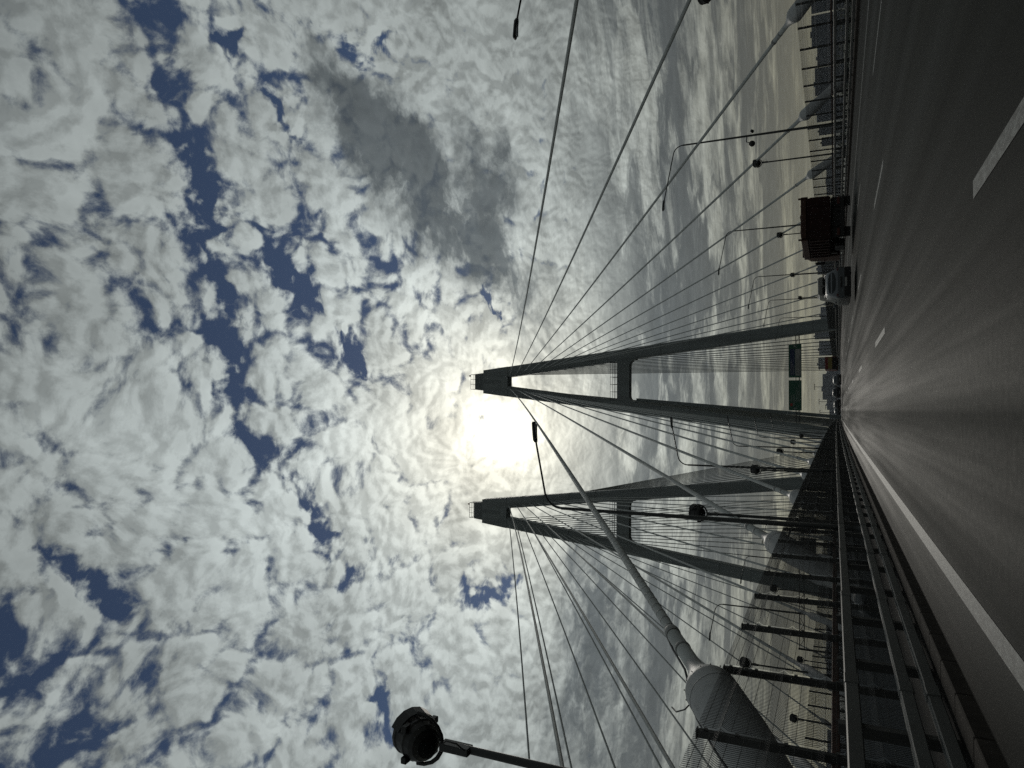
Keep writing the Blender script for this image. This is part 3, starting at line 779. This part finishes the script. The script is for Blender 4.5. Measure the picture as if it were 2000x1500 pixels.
def car(name, label, loc, body, H=1.58, W=.90, L=4.2, rz=0.0, group=None):
    t = thing(name, label, 'car', loc, group, rz)
    zb = .98*H/1.58
    st = [sect(0, W*.86, .38, W*.90, zb-.10, W*.80, zb-.05), sect(.06, W*.93, .30, W*.96, zb, W*.80, zb+.06), sect(.22, W*.95, .28, W, zb, W*.77, zb+.30), sect(.50, W*.96, .26, W, zb, W*.74, H-.10), sect(.75, W*.96, .26, W, zb, W*.74, H-.01),
          sect(1.6, W*.97, .26, W, zb, W*.75, H), sect(2.35, W*.97, .26, W, zb, W*.74, H-.05), sect(3.1, W*.96, .26, W*.98, zb-.02, W*.78, zb+.10), sect(3.9, W*.93, .28, W*.93, zb-.12, W*.74, zb-.05), sect(L, W*.80, .36, W*.80, zb-.28, W*.60, zb-.24)]
    bd = MB().loft(st, True, True).build('body', body, t)
    md = bd.modifiers.new('edge', 'EDGE_SPLIT'); md.split_angle = R(38)
    # rear window lies on the sloping tailgate
    z0, z1 = zb+.09, H-.14; tl = (.50-.14)/(H-.10-(zb+.10))
    gq = oval(0, (z0+z1)/2, W*.70, (z1-z0)/2, .10, tilt=tl, c0=zb+.12); n = len(gq)
    MB().loft([gq, [(x*.98, y-.03, z) for x, y, z in gq]]).build('rear_window', M['glass'], t)
    for s in (-1, 1):
        MB().lathe((s*W*.80, .06, zb-.10), (0, -1, 0), [(0, .13), (.03, .13), (.05, .08)], 14).build('tail_light', M['tail'], t)
        MB().bbox(s*(W+.10)-.09, s*(W+.10)+.09, 2.72, 2.86, zb+.03, zb+.18, .03).build('mirror', body, t)
        for (a, b_) in ((.85, 1.55), (1.65, 2.45)):
            zt_ = H-.16
            vs = [(s*(W*1.00), a, zb+.03), (s*(W*1.00), b_+(.25 if b_ > 2 else 0), zb+.03), (s*(W*.775), b_, zt_), (s*(W*.775), a+.05, zt_)]
            vs2 = [(x-s*.02, y, z) for x, y, z in vs]
            MB().add(vs+vs2, [(0, 1, 2, 3), (7, 6, 5, 4), (0, 4, 5, 1), (1, 5, 6, 2), (2, 6, 7, 3), (3, 7, 4, 0)]).build('side_window', M['glass'], t)
        MB().tube([(s*W*.66, .8, H-.02), (s*W*.66, 1.0, H+.04), (s*W*.66, 2.0, H+.04), (s*W*.66, 2.2, H-.02)], .02, 6).build('roof_rail', M['rim'], t)
        for yy in (.72, 3.35): wheel(t, s*(W-.11), yy, .33, .22)
    MB().bbox(-W*.95, W*.95, -.10, .30, .26, .62, .04).build('bumper', M['chassis'], t)
    MB().bbox(-W*.34, W*.34, -.03, .05, zb-.27, zb-.17, .01).build('handle_strip', M['black'], t)
    MB().bbox(-.26, .26, -.125, -.102, .46, .57, .005).build('number_plate', M['plate'], t)
    MB().tube([(.5, -.06, .27), (.5, .3, .27)], .035, 8).build('exhaust', M['chassis'], t)
    return t
car('crossover_car', 'silver crossover with oval rear window driving left of the dump truck', (7.35, 44.5, zc(45)), M['silver'], H=1.60, W=.90)
# tall white van ahead of the car
def van(label, loc):
    t = thing('delivery_van', label, 'van', loc); W, H = .90, 2.45
    def ring(y, w_, zt, zb=.42): return [(-w_*.97, y, zb), (-w_, y, zb+.3), (-w_, y, zt*.72), (-w_*.90, y, zt-.12), (-w_*.74, y, zt), (w_*.74, y, zt), (w_*.90, y, zt-.12), (w_, y, zt*.72), (w_, y, zb+.3), (w_*.97, y, zb)]
    bd = MB().loft([ring(0, W*.97, H-.08), ring(.08, W, H), ring(2.8, W, H), ring(3.7, W*.97, H-.2), ring(4.1, W*.95, 1.35), ring(4.9, W*.85, 1.0)], True, True).build('body', M['vanw'], t)
    bd.modifiers.new('edge', 'EDGE_SPLIT').split_angle = R(38)
    for s in (-1, 1):
        gq = oval(s*.40, 1.82, .33, .27, -.005, p=5); MB().loft([gq, [(x, y-.02, z) for x, y, z in gq]]).build('rear_window', M['glass'], t)
        MB().bbox(s*.80-.06, s*.80+.06, -.03, .04, .85, 1.25, .01).build('tail_light', M['tail'], t)
        MB().tube([(s*.7, .2, H+.03), (s*.7, 2.6, H+.03)], .025, 6).build('roof_rail', M['rim'], t)
        for yy in (.9, 4.0): wheel(t, s*(W-.12), yy, .34, .24)
    MB().bbox(-.02, .02, -.02, .0, .5, 2.2, .004).build('door_seam', M['chassis'], t)
    MB().bbox(-W*.95, W*.95, -.10, .1, .36, .6, .03).build('bumper', M['chassis'], t)
    return t
van('tall white van ahead of the silver crossover, seen over its roof', (10.95, 68.0, zc(68)))
# dump truck
def dump_truck(label, loc):
    t = thing('dump_truck', label, 'truck', loc); W = 1.22
    # tipper body, open on top, its rim uneven with heaped load
    z0, z1 = 1.35, 3.0; yb = 5.9
    q = MB(); q.box(-W+.06, W-.06, .06, yb-.06, z0-.04, z0+.06); fl = q.build('tipper_floor', M['chassis'], t)
    tg = MB(); tg.bbox(-W, W, -.04, .05, z0-.05, z1-.32, .02); tgo = tg.build('tailgate', M['maroon'], t)
    MB().bbox(-W+.02, W-.02, -.10, .06, z1-.34, z1-.02, .03).build('top_flap', M['rust'], tgo)
    for x in (-.75, 0, .75): MB().bbox(x-.05, x+.05, -.10, -.042, z0, z1-.36, .01).build('rib', M['maroon'], tgo)
    for s in (-1, 1):
        sd = MB().bbox(s*W-.05, s*W+.05, .05, yb, z0, z1-.05, .015).build('side_panel', M['maroon'], t)
        for k in range(7):
            y = .35+.85*k; MB().bbox(s*(W+.10)-.05, s*(W+.10)+.05, y-.07, y+.07, z0+.02, z1-.5, .015).build('rib', M['maroon'], sd)
        MB().bbox(s*(W+.09)-.05, s*(W+.09)+.05, 0, yb+.05, z1-.42, z1-.03, .02).build('top_band', M['rust'], sd)
        MB().bbox(s*(W+.05)-.05, s*(W+.05)+.05, -.02, .12, z1-.06, z1+.13, .02).build('corner_horn', M['rust'], sd)
    MB().bbox(-W+.02, W-.02, .22, .26, .52, z0-.06, .01).build('underside_fill', M['chassis'], t)  # dark sheet added across the full width to fill the underside
    fr = MB().bbox(-W, W, yb-.06, yb+.02, z0, z1+.1, .02).build('headboard', M['maroon'], t)
    # load
    b = MB(); nx, ny = 10, 18; vs = []
    for j in range(ny+1):
        for i in range(nx+1):
            x = -W+.07+(2*W-.14)*i/nx; y = .08+(yb-.2)*j/ny
            e = min(i, nx-i, j, ny-j); vs.append((x, y, z1-.14+(random.uniform(.02, .20) if e else random.uniform(-.02, .10))))
    b.add(vs, [(j*(nx+1)+i, j*(nx+1)+i+1, (j+1)*(nx+1)+i+1, (j+1)*(nx+1)+i) for j in range(ny) for i in range(nx)]).build('load', M['load'], t)
    for s in (-1, 1): MB().box(s*.45-.08, s*.45+.08, .1, 8.3, .78, 1.06).build('chassis_rail', M['chassis'], t)
    MB().bbox(-W+.05, W-.05, -.05, .08, .55, .75, .02).build('bumper_bar', M['chassis'], t)
    for s in (-1, 1):
        MB().bbox(s*.95-.22, s*.95+.22, -.07, -.0, .80, .95, .01).build('tail_light', M['tail'], t)
        MB().box(s*.93-.30, s*.93+.30, .18, .20, .22, 1.25).build('mud_flap', M['tyre'], t)
        for yy in (.85, 2.2): wheel(t, s*.93, yy, .53, .55)
        wheel(t, s*1.02, 7.0, .53, .32)
        MB().bbox(s*.9-.25, s*.9+.25, 3.2, 4.6, .5, 1.05, .05).build('fuel_tank', M['chassis'], t)
    cb = MB().loft([[(-1.18, 6.15, .75), (1.18, 6.15, .75), (1.18, 6.15, 2.7), (1.05, 6.15, 2.85), (-1.05, 6.15, 2.85), (-1.18, 6.15, 2.7)], [(-1.18, 7.6, .75), (1.18, 7.6, .75), (1.18, 7.6, 2.6), (1.05, 7.6, 2.8), (-1.05, 7.6, 2.8), (-1.18, 7.6, 2.6)], [(-1.15, 8.1, .75), (1.15, 8.1, .75), (1.15, 8.1, 1.7), (1.0, 8.1, 1.75), (-1.0, 8.1, 1.75), (-1.15, 8.1, 1.7)]]).build('cab', M['rust'], t)
    for s in (-1, 1):
        MB().tube([(s*1.2, 7.3, 2.3), (s*1.42, 7.3, 2.35), (s*1.42, 7.3, 1.75), (s*1.2, 7.3, 1.7)], .025, 6).build('mirror_arm', M['black'], cb)
        MB().bbox(s*1.42-.1, s*1.42+.1, 7.28, 7.36, 1.7, 2.3, .02).build('mirror', M['black'], cb)
    MB().tube([(-1.0, 6.05, .9), (-1.0, 6.05, 3.1)], .06, 8).build('exhaust_stack', M['rim'], t)
    return t
dump_truck('dark maroon dump truck with ribbed tipper body in the rightmost lane', (11.75, 46.8, zc(48)))
# red and yellow lorry far ahead
def lorry(label, loc):
    t = thing('box_lorry', label, 'truck', loc); W = 1.2
    MB().bbox(-W, W, 0, 6.0, .95, 3.0, .06).build('cargo_box', M['redp'], t)
    MB().bbox(-W+.12, W-.12, -.03, -.003, 1.75, 2.45, .01).build('rear_panel', M['yellow'], t)
    MB().bbox(-W+.08, W-.08, -.05, -.003, .95, 1.70, .01).build('tail_lift', M['chassis'], t)
    for s in (-1, 1):
        MB().bbox(s*W-.05, s*W+.05, -.04, .05, 1.0, 2.98, .01).build('corner_post', M['vanw'] if s < 0 else M['redp'], t)
        MB().box(s*.45-.07, s*.45+.07, .1, 7.6, .7, .94).build('chassis_rail', M['chassis'], t)
        MB().bbox(s*.9-.2, s*.9+.2, -.06, .02, .72, .86, .01).build('tail_light', M['tail'], t)
        wheel(t, s*.93, 1.2, .48, .5); wheel(t, s*1.0, 6.6, .48, .3)
    MB().bbox(-W+.05, W-.05, 6.1, 7.8, .7, 2.6, .1).build('cab', M['redp'], t)
    return t
lorry('red box lorry with a yellow rear panel far ahead under the signs', (9.15, 150.0, zc(150)))
car('hatchback_car', 'small light car far ahead between the red lorry and dark cars', (5.1, 128.0, zc(128)), M['graphite'], H=1.5, W=.88)
car('dark_car', 'dark car far ahead in the second lane with a bright roof edge', (3.25, 138.0, zc(138)), M['dark'], H=1.62, W=.92)
car('saloon_car', 'dark saloon far ahead in the left lane near the pylon foot', (1.2, 143.0, zc(143)), M['dark'], H=1.45, W=.88)
car('saloon_car', 'grey car furthest ahead beyond the dark cars', (-.1, 172.0, zc(172)), M['graphite'], H=1.5, W=.88)

# ------------------------------------------------------------------ far city
def tower(az, wdeg, el, dist, m, label, depth=30, floors=None, roof=True, steps=None):
    a = R(az); cx, cy = dist*math.sin(a), dist*math.cos(a)
    wd = 2*dist*math.tan(R(wdeg/2)); top = EYE+dist*math.tan(R(el))+36
    t = thing('apartment_block', label, 'apartment block', (cx, cy, -36), 'apartment blocks on the skyline', -a)
    MB().box(-wd/2, wd/2, 0, depth, 0, top).build('wall', m, t)
    MB().box(-wd/2-.3, wd/2+.3, -.3, depth+.3, top, top+1.2).build('parapet', m, t)
    if roof: MB().box(-wd*.18, wd*.02, 6, 16, top+1.2, top+5.0).build('lift_house', M['facade3'], t)
    nf = int(top/3.1); nc = max(2, int(wd/4.2)); q = MB(); bands = MB()
    for f in range(nf):
        z = 1.2+f*3.1
        if z+1.6 > top: break
        for c in range(nc):
            if (c % 4) == 3: continue
            x = -wd/2+(c+.5)*wd/nc; q.box(x-1.0, x+1.0, -.12, .05, z, z+1.6)
        for c in range(3, nc, 4):
            x = -wd/2+(c+.5)*wd/nc; bands.box(x-1.7, x+1.7, -1.3, 0, z-.6, z+.4)
    tag(q.build('window_grid', M['win'], t), kind='stuff'); 
    if bands.v: tag(bands.build('balcony_stack', M['facade2'], t), kind='stuff')
    return t
TW = [(28.6, 2.0, 1.16, 2600, 'facade3', 'broad slab block at the far right end of the skyline'),
      (26.5, 2.0, 1.17, 2500, 'facade', 'grey block second from the right end of the skyline'),
      (24.9, 1.2, .84, 2800, 'facade2', 'lower block in the dip right of the skyline'),
      (23.3, 1.8, 1.00, 2450, 'facade3', 'dark block behind the right fence, left of the dip'),
      (21.4, 1.5, .92, 2700, 'facade', 'grey block behind the second right anchor tube'),
      (20.1, .7, .78, 2300, 'facade2', 'narrow tower before the gap in the right skyline'),
      (19.3, .6, .62, 2300, 'facade3', 'short dark tower left of the gap in the right skyline'),
      (16.8, 2.4, .34, 3400, 'facade', 'low distant block right of the dump truck'),
      (13.6, 2.6, .40, 3400, 'facade3', 'low distant block hidden mostly by the dump truck'),
      (10.5, 1.0, .98, 2400, 'facade', 'tall block between the dump truck and the white van'),
      (9.2, 1.0, .55, 2900, 'facade3', 'mid-height block just behind the white van'),
      (7.1, 1.1, .80, 2500, 'facade', 'grey tower right of the right pylon leg'),
      (5.55, .55, 1.20, 2400, 'facade3', 'tallest dark tower right beside the right pylon leg'),
      (4.6, 1.1, .92, 2600, 'facade', 'grey block inside the pylon opening under the right sign end'),
      (3.5, .8, .98, 2450, 'facade2', 'pale haze-blue block under the right sign'),
      (2.75, .6, .42, 3000, 'facade3', 'low block between the taller ones under the signs'),
      (1.75, 1.9, .70, 2700, 'facade3', 'wide dark block behind the red lorry'),
      (.5, .9, .42, 2900, 'facade', 'low grey block left of the wide dark one'),
      (-1.2, 2.6, .26, 3300, 'facade3', 'low wide block by the foot of the left pylon leg'),
      (-6.0, 3.0, .50, 3000, 'facade', 'grey block seen between the two bridges'),
      (-11.0, 3.0, .45, 3000, 'facade2', 'pale haze-blue block seen behind the neighbouring pylon'),
      (-17.0, 4.0, .55, 2800, 'facade3', 'dark block behind the mesh fence at left'),
      (-24.0, 4.0, .5, 2800, 'facade', 'grey block at far left behind the mesh fence'),
      (-31.0, 4.0, .5, 2800, 'facade3', 'dark block at the far left end behind the fence')]
for az, wd, el, ds, m, lab in TW: tower(az, wd, el, ds, M[m], lab)
# tree belt on the far bank: leaf clumps
def belt(az0, az1, dist, h, name):
    b = MB(); 
    for k in range(900):
        a = R(random.uniform(az0, az1)); d = dist+random.uniform(-60, 60); hh = h*random.uniform(.35, 1.0)
        p = Vector((d*math.sin(a), d*math.cos(a), -36+hh)); s = random.uniform(2, 5)
        vs = [p+Vector((random.uniform(-s, s), random.uniform(-s, s), random.uniform(-s, s))) for _ in range(4)]
        b.add(vs, [(0, 1, 2), (0, 2, 3), (0, 3, 1), (1, 3, 2)])
    for k in range(60):
        a = R(az0+(az1-az0)*k/60); d = dist
        p = (d*math.sin(a), d*math.cos(a)); b.box(p[0]-16, p[0]+16, p[1]-8, p[1]+8, -36, -36+h*.45)
    return tag(b.build(name, M['foliage']), kind='stuff')
belt(-35, 33, 1500, 27, 'far_woodland')
# pylons of a power line and lamp masts in the distance
def mast(az, el, dist, label):
    a = R(az); t = thing('light_mast', label, 'light mast', (dist*math.sin(a), dist*math.cos(a), -36), 'distant light masts'); top = EYE+dist*math.tan(R(el))+36
    MB().tube([(0, 0, 0), (0, 0, top)], [.5, .28], 6).build('pole', M['lamp'], t)
    MB().box(-3.2, 3.2, -.25, .25, top-.3, top+.25).build('cross_arm', M['lamp'], t)
    for s in (-1, 1): MB().box(s*2.9-.5, s*2.9+.5, -.4, .4, top-.7, top-.3).build('lamp_head', M['lamp'], t)
for k, (az, el, d) in enumerate(((3.2, .95, 900), (1.75, 1.28, 900), (1.1, .72, 1000), (.65, .98, 950), (-.15, .92, 1000), (-.75, 1.25, 900), (.25, .55, 1100))):
    mast(az, el, d, f'thin light mast against the sky, {ORD[k] if k else "first"} from the right under the signs')

# ------------------------------------------------------------------ thin air haze
hm = bpy.data.materials.new('haze_air'); hm.use_nodes = True
t = hm.node_tree; t.nodes.clear()
o = t.nodes.new('ShaderNodeOutputMaterial'); pv = t.nodes.new('ShaderNodeVolumePrincipled')
pv.inputs['Color'].default_value = (.72, .80, .90, 1); pv.inputs['Density'].default_value = HAZE; pv.inputs['Anisotropy'].default_value = .5
t.links.new(pv.outputs[0], o.inputs['Volume'])
tag(MB().box(-9500, 9500, -2500, 9500, -37, 125).build('haze', hm), kind='stuff')
